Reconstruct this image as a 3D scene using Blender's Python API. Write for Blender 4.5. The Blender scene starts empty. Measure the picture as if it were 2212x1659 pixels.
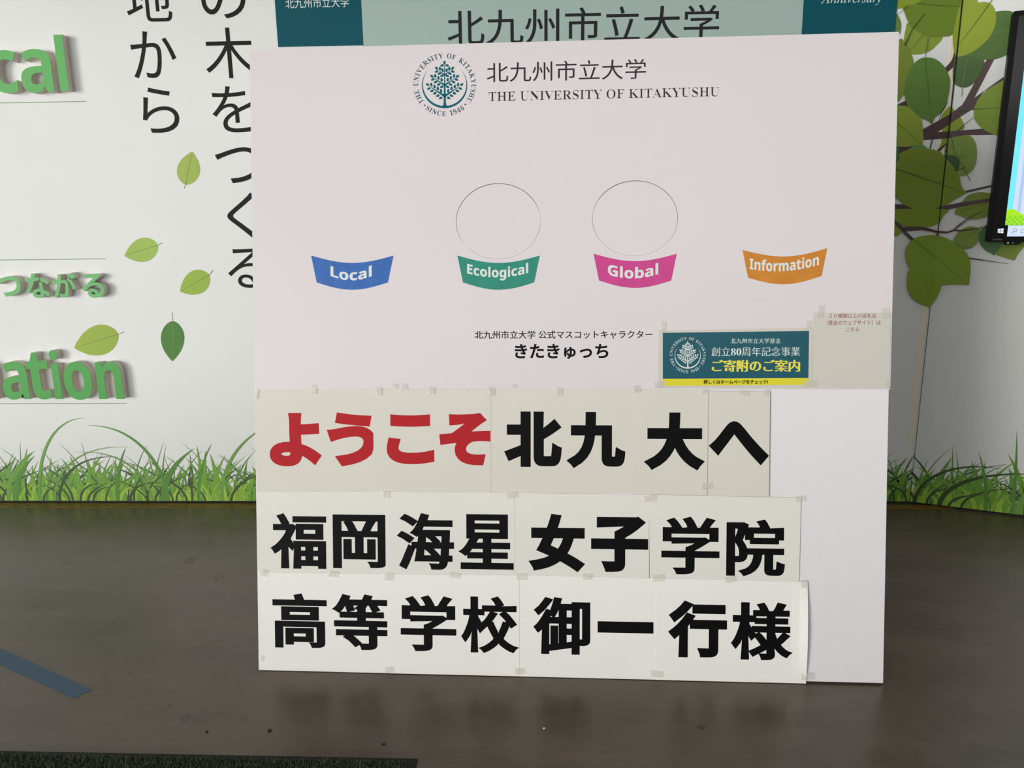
import bpy, math, random
import numpy as np
from mathutils import Vector, Matrix
from mathutils.geometry import tessellate_polygon

scene = bpy.context.scene
COL = scene.collection
random.seed(7)

# ------------------------------------------------------------------ camera
FPX, PW, PH = 1640.0, 2212.0, 1659.0
CX, CY = PW / 2, PH / 2
CAM_H = 1.2967
def _n(v): return v / np.linalg.norm(v)
_down = _n(np.array([93., 7589., FPX]))
_dx = -46000.; _dy = -(FPX * FPX + 93 * _dx) / 7589.
_X = -_n(np.array([_dx, _dy, FPX])); _Z = -_down; _Y = _n(np.cross(_Z, _X))
if _Y[2] < 0: _Y = -_Y
MW = np.array([_X, _Y, _Z])                      # world = MW @ camera(x right, y down, z forward)
CAM = np.array([0., 0., CAM_H])
cd = bpy.data.cameras.new('camera'); cam = bpy.data.objects.new('camera', cd); COL.objects.link(cam)
cd.sensor_width = 36; cd.lens = FPX / PW * 36; cd.clip_start = .05
R = np.column_stack([MW @ [1, 0, 0], MW @ [0, -1, 0], MW @ [0, 0, -1]])
cam.matrix_world = Matrix.Translation(Vector(CAM)) @ Matrix(R.tolist()).to_4x4()
scene.camera = cam

# ------------------------------------------------------------------ light and exposure
scene.view_settings.view_transform = 'Standard'
scene.view_settings.look = 'None'
scene.view_settings.gamma = 1
scene.view_settings.use_curve_mapping = False
scene.view_settings.exposure = 0.0
w = bpy.data.worlds.new('daylight'); scene.world = w; w.use_nodes = True
bg = w.node_tree.nodes['Background']; bg.inputs[0].default_value = (.93, .97, 1, 1); bg.inputs[1].default_value = .275
def area(name, loc, target, sx, sy, power, col=(1, 1, 1)):
    l = bpy.data.lights.new(name, 'AREA'); l.shape = 'RECTANGLE'; l.size = sx; l.size_y = sy; l.energy = power; l.color = col
    o = bpy.data.objects.new(name, l); COL.objects.link(o); o.location = loc
    o.rotation_euler = (Vector(target) - Vector(loc)).to_track_quat('-Z', 'Y').to_euler()
    return o
area('entrance_daylight', (-4.6, -4.2, .9), (0.1, 2.4, .7), 3.6, 1.7, 150, (1, .985, .965))
sl = bpy.data.lights.new('daylight_from_entrance', 'SUN'); sl.energy = 1.95; sl.angle = math.radians(22); sl.color = (1, .985, .97)
so = bpy.data.objects.new('daylight_from_entrance', sl); COL.objects.link(so)
so.rotation_euler = Vector((1.05, 1, -.05)).to_track_quat('-Z', 'Y').to_euler()
area('panel_fill_light', (1.0, -.9, 2.75), (0.6, 2.1, .2), 1.8, 1.4, 21, (1, .985, .97))  # added fill, not a real fitting: lifts the right side of the panel

# ------------------------------------------------------------------ helpers
def s2l(c):
    c = c / 255.
    return c / 12.92 if c <= .04045 else ((c + .055) / 1.055) ** 2.4
def rgb(r, g, b, k=1.0): return (s2l(r) * k, s2l(g) * k, s2l(b) * k, 1)
MATS = {}
def mat(name, col, rough=.6, spec=.5, vary=0, vscale=8, bump=0, bscale=40, coat=0, emit=0):
    if name in MATS: return MATS[name]
    m = bpy.data.materials.new(name); m.use_nodes = True; nt = m.node_tree
    b = nt.nodes['Principled BSDF']
    b.inputs['Base Color'].default_value = col; b.inputs['Roughness'].default_value = rough
    b.inputs['Specular IOR Level'].default_value = spec; b.inputs['Coat Weight'].default_value = coat
    if vary or bump:
        tc = nt.nodes.new('ShaderNodeTexCoord')
    if vary:
        nz = nt.nodes.new('ShaderNodeTexNoise'); nz.inputs['Scale'].default_value = vscale; nz.inputs['Detail'].default_value = 5
        nt.links.new(tc.outputs['Object'], nz.inputs['Vector'])
        r = nt.nodes.new('ShaderNodeValToRGB')
        r.color_ramp.elements[0].position = .3; r.color_ramp.elements[1].position = .7
        r.color_ramp.elements[0].color = (*[c * (1 - vary) for c in col[:3]], 1)
        r.color_ramp.elements[1].color = (*[min(1, c * (1 + vary)) for c in col[:3]], 1)
        nt.links.new(nz.outputs['Fac'], r.inputs[0]); nt.links.new(r.outputs[0], b.inputs['Base Color'])
    if bump:
        n2 = nt.nodes.new('ShaderNodeTexNoise'); n2.inputs['Scale'].default_value = bscale; n2.inputs['Detail'].default_value = 4
        nt.links.new(tc.outputs['Object'], n2.inputs['Vector'])
        bp_ = nt.nodes.new('ShaderNodeBump'); bp_.inputs['Strength'].default_value = bump; bp_.inputs['Distance'].default_value = .004
        nt.links.new(n2.outputs['Fac'], bp_.inputs['Height']); nt.links.new(bp_.outputs[0], b.inputs['Normal'])
    if emit:
        b.inputs['Emission Color'].default_value = col; b.inputs['Emission Strength'].default_value = emit
        b.inputs['Base Color'].default_value = (.01, .01, .01, 1)
    MATS[name] = m
    return m

def props(o, label=None, cat=None, group=None, kind=None):
    if label: o['label'] = label
    if cat: o['category'] = cat
    if group: o['group'] = group
    if kind: o['kind'] = kind
    return o
def thing(name, loc, label, cat, group=None):
    o = bpy.data.objects.new(name, None); COL.objects.link(o); o.location = loc; o.empty_display_size = .05
    return props(o, label, cat, group)
def mesh(name, V, F, mats, parent=None, mi=None, smooth=False):
    off = np.zeros(3)
    if parent is not None:
        p = parent
        while p is not None: off += np.array(p.location); p = p.parent
    V = np.asarray(V, float).reshape(-1, 3)
    loc = np.zeros(3)
    if parent is None or True:
        loc = np.array([0., 0, 0])
    me = bpy.data.meshes.new(name); me.from_pydata((V - off - loc).tolist(), [], F)
    for m in (mats if isinstance(mats, (list, tuple)) else [mats]): me.materials.append(m)
    if mi is not None: me.polygons.foreach_set('material_index', mi)
    if smooth: me.polygons.foreach_set('use_smooth', [True] * len(me.polygons))
    me.update()
    o = bpy.data.objects.new(name, me); COL.objects.link(o)
    if parent is not None: o.parent = parent
    return o
def fix_normals(o):
    import bmesh
    bm = bmesh.new(); bm.from_mesh(o.data); bmesh.ops.recalc_face_normals(bm, faces=bm.faces); bm.to_mesh(o.data); bm.free()
    return o
def box(name, lo, hi, m, parent=None):
    x0, y0, z0 = lo; x1, y1, z1 = hi
    V = [(x0, y0, z0), (x1, y0, z0), (x1, y1, z0), (x0, y1, z0), (x0, y0, z1), (x1, y0, z1), (x1, y1, z1), (x0, y1, z1)]
    F = [(0, 3, 2, 1), (4, 5, 6, 7), (0, 1, 5, 4), (1, 2, 6, 5), (2, 3, 7, 6), (3, 0, 4, 7)]
    return mesh(name, V, F, m, parent)

class Frame:
    """a flat surface of the place: origin, axes along it, normal towards the room"""
    def __init__(s, O, U, V):
        s.O = np.array(O, float); s.U = _n(np.array(U, float)); s.V = _n(np.array(V, float)); s.N = np.cross(s.U, s.V)
    def p3(s, u, v, n=0): return s.O + s.U * u + s.V * v + s.N * n
    def hit(s, x, y, n=0):
        r = MW @ np.array([x - CX, y - CY, FPX]); O = s.O + s.N * n
        t = ((O - CAM) @ s.N) / (r @ s.N); P = CAM + r * t - O
        return float(P @ s.U), float(P @ s.V)
def floor_at(x, y, z=0):
    r = MW @ np.array([x - CX, y - CY, FPX]); t = (z - CAM_H) / r[2]; return CAM + r * t

def slab(name, fr, poly, n0, n1, m, parent=None, holes=(), side=None, smooth=False):
    """flat plate with outline poly [(u,v)] and optional holes, front at n1, back at n0"""
    loops = [list(poly)] + [list(h) for h in holes]
    flat = [p for l in loops for p in l]; k = len(flat)
    tris = tessellate_polygon([[Vector((p[0], p[1], 0)) for p in l] for l in loops])
    V = [fr.p3(u, v, n1) for u, v in flat] + [fr.p3(u, v, n0) for u, v in flat]
    F = []; mi = []
    for t in tris:
        a = flat[t[0]]; b = flat[t[1]]; c = flat[t[2]]
        ccw = (b[0] - a[0]) * (c[1] - a[1]) - (b[1] - a[1]) * (c[0] - a[0]) > 0
        t = t if ccw else (t[0], t[2], t[1])
        F.append(tuple(t)); mi.append(0); F.append((t[0] + k, t[2] + k, t[1] + k)); mi.append(1 if side else 0)
    i = 0
    for l in loops:
        q = len(l)
        for j in range(q):
            a, b = i + j, i + (j + 1) % q
            F.append((b, a, a + k, b + k)); mi.append(1 if side else 0)
        i += q
    o = mesh(name, V, F, [m, side] if side else m, parent, mi if side else None)
    return fix_normals(o)
def flat(name, fr, poly, n, m, parent, cl=None):
    """ink printed on a surface"""
    tris = tessellate_polygon([[Vector((p[0], p[1], 0)) for p in poly]])
    F = []
    for t in tris:
        a, b, c = poly[t[0]], poly[t[1]], poly[t[2]]
        cr = (b[0] - a[0]) * (c[1] - a[1]) - (b[1] - a[1]) * (c[0] - a[0])
        if abs(cr) < 1e-12: continue
        F.append(tuple(t) if cr > 0 else (t[0], t[2], t[1]))
    return mesh(name, [fr.p3(u, v, n) for u, v in poly], F, m, parent)
def quad_px(fr, pts, n=0): return [fr.hit(x, y, n) for x, y in pts]

# ---- lettering: outlines of the built-in font, weight changed by moving the outline
_cache = {}
def contours(text):
    if text in _cache: return _cache[text]
    c = bpy.data.curves.new('t', 'FONT'); c.body = text; c.size = 1
    o = bpy.data.objects.new('t', c); COL.objects.link(o)
    dg = bpy.context.evaluated_depsgraph_get()
    cu = o.evaluated_get(dg).to_curve(dg)
    out = []
    for sp in cu.splines:
        P = []
        if sp.type == 'BEZIER':
            b = sp.bezier_points; k = len(b)
            for i in range(k):
                p0, p1 = b[i], b[(i + 1) % k]
                A, B, Cc, D = (np.array(q[:2]) for q in (p0.co, p0.handle_right, p1.handle_left, p1.co))
                ch = D - A; L = np.linalg.norm(ch)
                dev = 0 if L < 1e-6 else max(abs(ch[0] * (B - A)[1] - ch[1] * (B - A)[0]), abs(ch[0] * (Cc - A)[1] - ch[1] * (Cc - A)[0])) / L
                st = 1 if dev < .002 else (3 if dev < .02 else 6)
                for q in range(st):
                    t = q / st
                    P.append(A * (1 - t) ** 3 + 3 * B * t * (1 - t) ** 2 + 3 * Cc * t * t * (1 - t) + D * t ** 3)
        else:
            P = [np.array(q.co[:2]) for q in sp.points]
        Q = []
        for p in P:
            if not Q or np.linalg.norm(p - Q[-1]) > 1e-4: Q.append(p)
        if len(Q) > 2 and np.linalg.norm(Q[0] - Q[-1]) < 1e-4: Q.pop()
        if len(Q) > 2: out.append(np.array(Q))
    o.to_curve_clear() if hasattr(o, 'to_curve_clear') else None
    bpy.data.objects.remove(o); bpy.data.curves.remove(c)
    _cache[text] = out
    return out
def sarea(P):
    x, y = P[:, 0], P[:, 1]; return .5 * float(np.sum(x * np.roll(y, -1) - np.roll(x, -1) * y))
def inside(p, P):
    c = False; k = len(P); j = k - 1
    for i in range(k):
        if (P[i][1] > p[1]) != (P[j][1] > p[1]) and p[0] < (P[j][0] - P[i][0]) * (p[1] - P[i][1]) / (P[j][1] - P[i][1]) + P[i][0]: c = not c
        j = i
    return c
def orient(cs):
    """outer loops counter-clockwise, holes clockwise; returns groups (outer, [holes])"""
    dep = []
    for i, P in enumerate(cs):
        dep.append([j for j, Q in enumerate(cs) if j != i and abs(sarea(Q)) > abs(sarea(P)) and inside(P[0] * .5 + P[1] * .5, Q)])
    cs = [P if (sarea(P) > 0) == (len(d) % 2 == 0) else P[::-1] for P, d in zip(cs, dep)]
    groups = {i: [] for i, d in enumerate(dep) if len(d) % 2 == 0}
    for i, d in enumerate(dep):
        if len(d) % 2:
            par = [j for j in d if j in groups]
            if par: groups[min(par, key=lambda j: abs(sarea(cs[j])))].append(i)
    return cs, groups
def grow(P, rx, ry):
    e = np.roll(P, -1, 0) - P; L = np.linalg.norm(e, axis=1, keepdims=True); e = e / np.maximum(L, 1e-9)
    nr = np.stack([e[:, 1], -e[:, 0]], 1); pr = np.roll(nr, 1, 0)
    m = nr + pr; ml = np.linalg.norm(m, axis=1, keepdims=True); m = m / np.maximum(ml, 1e-6)
    c = np.clip(np.sum(m * nr, 1, keepdims=True), .55 if min(rx, ry) >= 0 else .9, 1)
    return P + m / c * np.array([rx, ry])
def glyph(text, rx=0, ry=None, sp=0):
    """returns verts (k,2), tris, loops(list of index lists) in em units"""
    ry = rx if ry is None else ry
    cs, groups = orient([c.copy() for c in contours(text)])
    V = []; F = []; loops = []; st = {}; DEPTH_ = []
    thin = min(rx, ry) < 0
    for i, P in enumerate(cs):
        G = grow(P, rx, ry)
        st[i] = len(V)
        if thin: V += list(G)
        else: V += list(P)
        loops.append((len(V) - len(P), len(P), G))
    for o_, hs in groups.items():
        idx = []; pl = []
        for i in [o_] + hs:
            k = len(cs[i]); idx += list(range(st[i], st[i] + k)); pl.append([Vector((V[q][0], V[q][1], 0)) for q in range(st[i], st[i] + k)])
        for t in tessellate_polygon(pl): F.append(tuple(idx[q] for q in t))
    if not thin and (rx > 0 or ry > 0):
        q_ = 0
        for s, k, G in list(loops):
            I_ = grow(np.array(V[s:s + k]), -.006, -.006)
            for j in range(k):
                j2 = (j + 1) % k; b = len(V); q_ += 1
                V += [I_[j], I_[j2], G[j2], G[j]]; F.append((b, b + 1, b + 2, b + 3))
                while len(DEPTH_) < b: DEPTH_.append(0.)
                DEPTH_.extend([-1.2e-5 * (1 + q_ % 9)] * 4)
    while len(DEPTH_) < len(V): DEPTH_.append(0.)
    global LAST_DEPTH
    LAST_DEPTH = DEPTH_
    return np.array(V), F, [G for _, _, G in loops]
def place_glyph(name, fr, text, bb, n, m, parent, rx=0, ry=None, px=True, clampx=None, curve=None, axis=None, single=True):
    """print text so that its ink fills the box bb (x0,y0,x1,y1 on the photograph, measured on this surface)"""
    V, F, _ = glyph(text, rx, ry)
    if px:
        xm, ym = (bb[0] + bb[2]) / 2, (bb[1] + bb[3]) / 2
        u0 = fr.hit(bb[0], ym, n)[0]; u1 = fr.hit(bb[2], ym, n)[0]; v1 = fr.hit(xm, bb[1], n)[1]; v0 = fr.hit(xm, bb[3], n)[1]
    else: u0, v0, u1, v1 = bb
    lo = V.min(0); hi = V.max(0)
    u = u0 + (V[:, 0] - lo[0]) / (hi[0] - lo[0]) * (u1 - u0); v = v0 + (V[:, 1] - lo[1]) / max(hi[1] - lo[1], 1e-6) * (v1 - v0)
    if clampx is not None: u = np.minimum(u, fr.hit(clampx, (bb[1] + bb[3]) / 2, n)[0])
    if curve: v = v + curve(u)
    out = [fr.p3(a, b, n + z) for a, b, z in zip(u, v, LAST_DEPTH)]
    FF = []
    for f in F:
        a, b, c = (u[f[0]], v[f[0]]), (u[f[1]], v[f[1]]), (u[f[2]], v[f[2]])
        cr = (b[0] - a[0]) * (c[1] - a[1]) - (b[1] - a[1]) * (c[0] - a[0])
        FF.append(tuple(f) if cr >= 0 else tuple(reversed(f)))
    return mesh(name, out, FF, m, parent)
def serif(s):
    o = ''
    for ch in s:
        if 'A' <= ch <= 'Z': o += chr(0x1D400 + ord(ch) - 65)
        elif 'a' <= ch <= 'z': o += chr(0x1D41A + ord(ch) - 97)
        elif '0' <= ch <= '9': o += chr(0x1D7CE + ord(ch) - 48)
        else: o += ch
    return o
def serif_italic(s):
    o = ''
    for ch in s:
        if 'A' <= ch <= 'Z': o += chr(0x1D434 + ord(ch) - 65)
        elif 'a' <= ch <= 'z': o += chr(0x1D44E + ord(ch) - 97)
        else: o += ch
    return o
def sans_bold(s):
    o = ''
    for ch in s:
        if 'A' <= ch <= 'Z': o += chr(0x1D5D4 + ord(ch) - 65)
        elif 'a' <= ch <= 'z': o += chr(0x1D5EE + ord(ch) - 97)
        else: o += ch
    return o

# ------------------------------------------------------------------ the setting
WALL_Y = 3.36
CORNER_X = 1.701
ANG = math.radians(-21.62)
back = Frame((0, WALL_Y, 0), (1, 0, 0), (0, 0, 1))
right = Frame((CORNER_X, WALL_Y, 0), (math.cos(ANG), math.sin(ANG), 0), (0, 0, 1))

def floor_material():
    m = bpy.data.materials.new('floor_linoleum'); m.use_nodes = True; nt = m.node_tree; b = nt.nodes['Principled BSDF']
    N = nt.nodes.new; L = nt.links.new
    tc = N('ShaderNodeTexCoord'); mp = N('ShaderNodeMapping'); mp.inputs['Scale'].default_value = (1, 2.2, 1); mp.inputs['Rotation'].default_value = (0, 0, .25)
    L(tc.outputs['Object'], mp.inputs['Vector'])
    n1 = N('ShaderNodeTexNoise'); n1.inputs['Scale'].default_value = 3.2; n1.inputs['Detail'].default_value = 9; n1.inputs['Roughness'].default_value = .62
    L(mp.outputs[0], n1.inputs['Vector'])
    r1 = N('ShaderNodeValToRGB'); e = r1.color_ramp.elements
    e[0].position = .3; e[0].color = rgb(80, 68, 55); e[1].position = .72; e[1].color = rgb(103, 90, 75)
    L(n1.outputs['Fac'], r1.inputs[0])
    n2 = N('ShaderNodeTexNoise'); n2.inputs['Scale'].default_value = 26; n2.inputs['Detail'].default_value = 8; n2.inputs['Roughness'].default_value = .7
    mp2 = N('ShaderNodeMapping'); mp2.inputs['Scale'].default_value = (1, 3.2, 1); mp2.inputs['Rotation'].default_value = (0, 0, -.4)
    L(tc.outputs['Object'], mp2.inputs['Vector']); L(mp2.outputs[0], n2.inputs['Vector'])
    r2 = N('ShaderNodeValToRGB'); r2.color_ramp.elements[0].position = .28; r2.color_ramp.elements[0].color = (.55, .52, .5, 1)
    r2.color_ramp.elements[1].position = .46; r2.color_ramp.elements[1].color = (1, 1, 1, 1)
    L(n2.outputs['Fac'], r2.inputs[0])
    vo = N('ShaderNodeTexVoronoi'); vo.inputs['Scale'].default_value = 13
    L(mp2.outputs[0], vo.inputs['Vector'])
    r3 = N('ShaderNodeValToRGB'); r3.color_ramp.elements[0].position = .035; r3.color_ramp.elements[0].color = (.3, .27, .25, 1)
    r3.color_ramp.elements[1].position = .06; r3.color_ramp.elements[1].color = (1, 1, 1, 1)
    L(vo.outputs['Distance'], r3.inputs[0])
    m1 = N('ShaderNodeMix'); m1.data_type = 'RGBA'; m1.blend_type = 'MULTIPLY'; m1.inputs[0].default_value = .6
    L(r1.outputs[0], m1.inputs[6]); L(r2.outputs[0], m1.inputs[7])
    m2 = N('ShaderNodeMix'); m2.data_type = 'RGBA'; m2.blend_type = 'MULTIPLY'; m2.inputs[0].default_value = .7
    L(m1.outputs[2], m2.inputs[6]); L(r3.outputs[0], m2.inputs[7]); L(m2.outputs[2], b.inputs['Base Color'])
    rr = N('ShaderNodeMapRange'); rr.inputs[3].default_value = .2; rr.inputs[4].default_value = .4
    L(n1.outputs['Fac'], rr.inputs[0]); L(rr.outputs[0], b.inputs['Roughness'])
    bp_ = N('ShaderNodeBump'); bp_.inputs['Strength'].default_value = .12; bp_.inputs['Distance'].default_value = .002
    L(n2.outputs['Fac'], bp_.inputs['Height']); L(bp_.outputs[0], b.inputs['Normal'])
    b.inputs['Specular IOR Level'].default_value = .5
    return m
FLOOR = floor_material()
fl = props(box('floor', (-5, -5, -.05), (5, WALL_Y + .6, 0), FLOOR), kind='structure')
WALLM = mat('mural_paper_white', rgb(236, 238, 234), .55, .25, vary=.012, vscale=3, bump=.03, bscale=60)
wb = box('wall_back', (-5, WALL_Y, .009), (CORNER_X, WALL_Y + .12, 2.9), WALLM); props(wb, kind='structure')
P = [right.p3(0, 0), right.p3(3.4, 0), right.p3(3.4, 0, -.12), right.p3(0, 0, -.12)]
V = [(p[0], p[1], .009) for p in P] + [(p[0], p[1], 2.9) for p in P]
wr = mesh('wall_right', V, [(0, 3, 2, 1), (4, 5, 6, 7), (0, 1, 5, 4), (1, 2, 6, 5), (2, 3, 7, 6), (3, 0, 4, 7)], WALLM); fix_normals(wr); props(wr, kind='structure')
ce = box('ceiling', (-5, -1.5, 2.9), (5, WALL_Y + .6, 3.0), mat('ceiling_white', rgb(225, 225, 222), .8)); props(ce, kind='structure')
DARK = mat('gap_black', rgb(22, 20, 17), .6)
props(box('gap_strip_back', (-5, WALL_Y + .004, 0), (CORNER_X, WALL_Y + .1, .009), DARK), kind='structure')  # black strip added for the shade in the gap under the wall
P = [right.p3(0, 0, -.004), right.p3(3.4, 0, -.004), right.p3(3.4, 0, -.1), right.p3(0, 0, -.1)]
V = [(p[0], p[1], 0) for p in P] + [(p[0], p[1], .009) for p in P]
bbr = mesh('gap_strip_right', V, [(0, 3, 2, 1), (4, 5, 6, 7), (0, 1, 5, 4), (1, 2, 6, 5), (2, 3, 7, 6), (3, 0, 4, 7)], DARK); fix_normals(bbr); props(bbr, kind='structure')  # same painted gap shade under the right wall
# brown wooden strip on the floor along the back wall
q = [floor_at(*p) for p in ((-70, 1094.5), (2064, 1101.5), (2046, 1093), (-70, 1086))]
q[0][0] = -5; q[3][0] = -5
V = [(p[0], min(p[1], WALL_Y), 0) for p in q] + [(p[0], min(p[1], WALL_Y), .003) for p in q]
tr = mesh('trim_1', V, [(0, 3, 2, 1), (4, 5, 6, 7), (0, 1, 5, 4), (1, 2, 6, 5), (2, 3, 7, 6), (3, 0, 4, 7)],
          mat('brown_wood_strip', rgb(118, 90, 40), .4, .4, vary=.35, vscale=14)); fix_normals(tr); props(tr, kind='structure')

# ------------------------------------------------------------------ mural print on the walls
def clip(poly, keep):
    """keep(p) signed value >=0 kept"""
    out = []
    for i in range(len(poly)):
        a, b = poly[i], poly[(i + 1) % len(poly)]; ka, kb = keep(a), keep(b)
        if ka >= 0: out.append(a)
        if (ka >= 0) != (kb >= 0):
            t = ka / (ka - kb); out.append((a[0] + (b[0] - a[0]) * t, a[1] + (b[1] - a[1]) * t))
    return out
def corner_px(y):
    # where the wall corner shows at height y of the photograph
    P0 = MW.T @ (np.array([CORNER_X, WALL_Y, 0.]) - CAM); P1 = MW.T @ (np.array([CORNER_X, WALL_Y, 2.2]) - CAM)
    a = (CX + FPX * P0[0] / P0[2], CY + FPX * P0[1] / P0[2]); b = (CX + FPX * P1[0] / P1[2], CY + FPX * P1[1] / P1[2])
    return a[0] + (b[0] - a[0]) * (y - a[1]) / (b[1] - a[1])
def mural(name, pts, m, n):
    """a printed shape, split at the corner between the two walls"""
    L = clip(pts, lambda p: corner_px(p[1]) - p[0]); Rr = clip(pts, lambda p: p[0] - corner_px(p[1]))
    for poly, fr, par in ((L, back, wb), (Rr, right, wr)):
        if len(poly) > 2:
            flat(name, fr, [fr.hit(x, y, n) for x, y in poly], n, m, par)
def smooth_poly(P, corners=(), k=3):
    out = []; N = len(P)
    for i in range(N):
        p0, p1, p2, p3 = (np.array(P[(i + j - 1) % N], float) for j in range(4))
        if i in corners: p0 = p1
        if (i + 1) % N in corners: p3 = p2
        for q in range(k):
            t = q / k
            out.append(tuple(.5 * ((2 * p1) + (-p0 + p2) * t + (2 * p0 - 5 * p1 + 4 * p2 - p3) * t * t + (-p0 + 3 * p1 - 3 * p2 + p3) * t ** 3)))
    return out
def ribbon(pts, w0, w1):
    """tapering line as polygon, px"""
    A = [np.array(p, float) for p in pts]; L = []; Rr = []
    for i, p in enumerate(A):
        d = A[min(i + 1, len(A) - 1)] - A[max(i - 1, 0)]; d = d / max(np.linalg.norm(d), 1e-6); nn = np.array([-d[1], d[0]])
        w_ = (w0 + (w1 - w0) * i / (len(A) - 1)) / 2
        L.append(tuple(p + nn * w_)); Rr.append(tuple(p - nn * w_))
    return L + Rr[::-1]
def leaf_poly(B, T, W):
    B = np.array(B, float); T = np.array(T, float); d = T - B; L = np.linalg.norm(d); d /= L; nn = np.array([-d[1], d[0]])
    def wd(t): return W * (math.sin(math.pi * t ** .8) ** .72 if t < .75 else (math.sin(math.pi * .75 ** .8) ** .72) * (1 - (t - .75) / .25) ** .82)
    ts = [0, .01, .03, .07, .13, .2, .3, .4, .5, .6, .7, .76, .82, .88, .94, 1]
    up = [tuple(B + d * L * t + nn * wd(t)) for t in ts]; lo = [tuple(B + d * L * t - nn * wd(t)) for t in ts]
    return up + lo[::-1][1:-1]
def green(r, g, b):
    if r < 140 and (r, g, b) != (88, 135, 70): r, g, b = int(r * 1.08), int(g * 1.06), int(b * 1.06)
    return mat('print_green_%d_%d_%d' % (r, g, b), rgb(r, g, b), .55, .15, vary=.07, vscale=2.5)
BROWN = mat('print_branch_brown', rgb(86, 66, 66), .45, .35)
VEIN = mat('print_vein_green', rgb(84, 112, 50), .5, .3)
STEM = mat('print_stem_brown', rgb(112, 92, 80), .5, .3)
PALEVEIN = mat('print_vein_pale', rgb(140, 165, 105), .5, .3)

# five falling leaves, left wall
for B, T, W, S, c in [((401, 399), (415, 327), 25, (397.5, 407), (170, 192, 96)), ((341, 530), (268.5, 552.5), 26, (350.5, 524.5), (166, 196, 100)),
                      ((452, 594), (388.6, 630), 26, (460, 584), (160, 190, 82)), ((255.5, 722), (160, 751.5), 33, (268.5, 717), (166, 190, 86)),
                      ((373, 693.5), (372.5, 780.5), 25.5, (371.5, 675), (88, 135, 70))]:
    mural('printed_leaf', leaf_poly(B, T, W), green(*c), .0008)
    B_ = np.array(B); T_ = np.array(T)
    mural('leaf_vein', ribbon([S, B_ * .5 + np.array(S) * .5, B, tuple(B_ * .4 + T_ * .6), tuple(B_ * .08 + T_ * .92)], 1.2, .5), VEIN if c[0] > 100 else PALEVEIN, .0011)
# underlines
LINE = mat('print_line_green', rgb(130, 160, 110), .5, .3)
for a in [((-250, 227), (186, 219)), ((-250, 564.5), (228, 559)), ((-250, 873), (273.5, 871.5))]:
    mural('printed_line', [(a[0][0], a[0][1] - .8), (a[1][0], a[1][1] - .8), (a[1][0], a[1][1] + .8), (a[0][0], a[0][1] + .8)], LINE, .0008)
# vertical lines of writing
INKG = mat('print_ink_charcoal', rgb(36, 37, 33), .6, .12)
for ch, bb in [('地', (271, -52, 369, 47)), ('か', (283.5, 67, 380, 168.5)), ('ら', (306.5, 188.5, 385.5, 287)),
               ('の', (434, -50, 530, 40)), ('木', (442, 59.5, 548, 169)), ('を', (458, 186, 549, 286)), ('つ', (466, 318, 564, 395.5)),
               ('く', (491, 416, 556, 520)), ('る', (491.5, 536, 575, 622))]:
    place_glyph('printed_character', back, ch, bb, .0009, INKG, wb, rx=-.006 if ch in '' else 0)

# tree print at the right: points read in the enlarged views
def Z4(P): return [(1900 + x / 7.09, y / 7.09) for x, y in P]
def Z5(P): return [(1900 + x / 7.09, 220 + y / 7.09) for x, y in P]
def Z7(P): return [(1612 + x / 3.687, 450 + y / 3.687) for x, y in P]
def Z3(P): return [(2052 + x / 10.37, 400 + y / 10.37) for x, y in P]
k = .0006
def lf(P, c, corners=()):
    global k
    k += .00022; mural('printed_leaf', smooth_poly(P, corners), green(*c), k)
def br(P, corners=None):
    global k
    k += .00022; mural('printed_branch', P, BROWN, k)
# back layers
lf(Z5([(1080, 60), (1130, 110), (1240, 240), (1290, 340), (1280, 430), (1060, 470), (1020, 640), (900, 730), (940, 640), (960, 450), (940, 260), (990, 150)]), (138, 158, 58), (0,))
lf(Z4([(450, 340), (400, 450), (378, 560), (375, 690), (470, 820), (600, 835), (760, 790), (880, 690), (965, 560), (740, 440)]), (130, 150, 62))
br(Z5([(255, 640), (520, 680), (310, 800), (255, 800)]))
br(Z4([(200, 1630), (275, 1600), (400, 1540), (440, 1640), (300, 1659)]))
br(Z5([(600, 400), (670, 415), (1075, 190), (1265, 50), (1290, 0), (1500, 0), (1440, 100), (1085, 330), (890, 465), (1600, 410), (1820, 505), (1370, 510), (1050, 560), (670, 585), (600, 600)]))
br(Z4([(1190, 1659), (1275, 1600), (1640, 915), (1680, 860), (1780, 860), (1760, 900), (1450, 1500), (1880, 1190), (1960, 1140), (1940, 1215), (1600, 1400), (1450, 1600), (1445, 1680)]))
br(smooth_poly(Z4([(985, 1055), (1100, 930), (1145, 780), (1120, 775), (1140, 762), (1165, 790), (1160, 980), (1025, 1120)]), (0, 7)))
br(Z4([(1168, 330), (1180, 200), (1240, 110), (1330, 0), (1290, 0), (1225, 240)]))
br(Z5([(150, 1560), (225, 1565), (400, 1575), (600, 1670), (150, 1670)]))
br(Z5([(820, 1650), (940, 1600), (1300, 1530), (1760, 1465), (1760, 1515), (1340, 1590), (960, 1665)]))
br(Z5([(1305, 1365), (1720, 1270), (1800, 1255), (1800, 1285), (1330, 1395)]))
br(Z5([(880, 740), (1025, 630), (1020, 660), (920, 760)])); br(Z5([(765, 715), (800, 570), (818, 570), (785, 715)]))
lf(Z5([(430, 740), (480, 700), (580, 655), (660, 655), (740, 725), (600, 760)]), (108, 145, 86), (0,))
lf(Z5([(255, 640), (300, 760), (310, 850), (290, 980), (245, 1060), (150, 900)]), (84, 118, 80))
lf(Z4([(240, -90), (700, -60), (640, 20), (560, 55), (400, 105), (240, 122)]), (130, 150, 50))
lf(Z4([(235, 215), (300, 270), (330, 380), (320, 460), (300, 520), (200, 500)]), (96, 130, 64))
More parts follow.
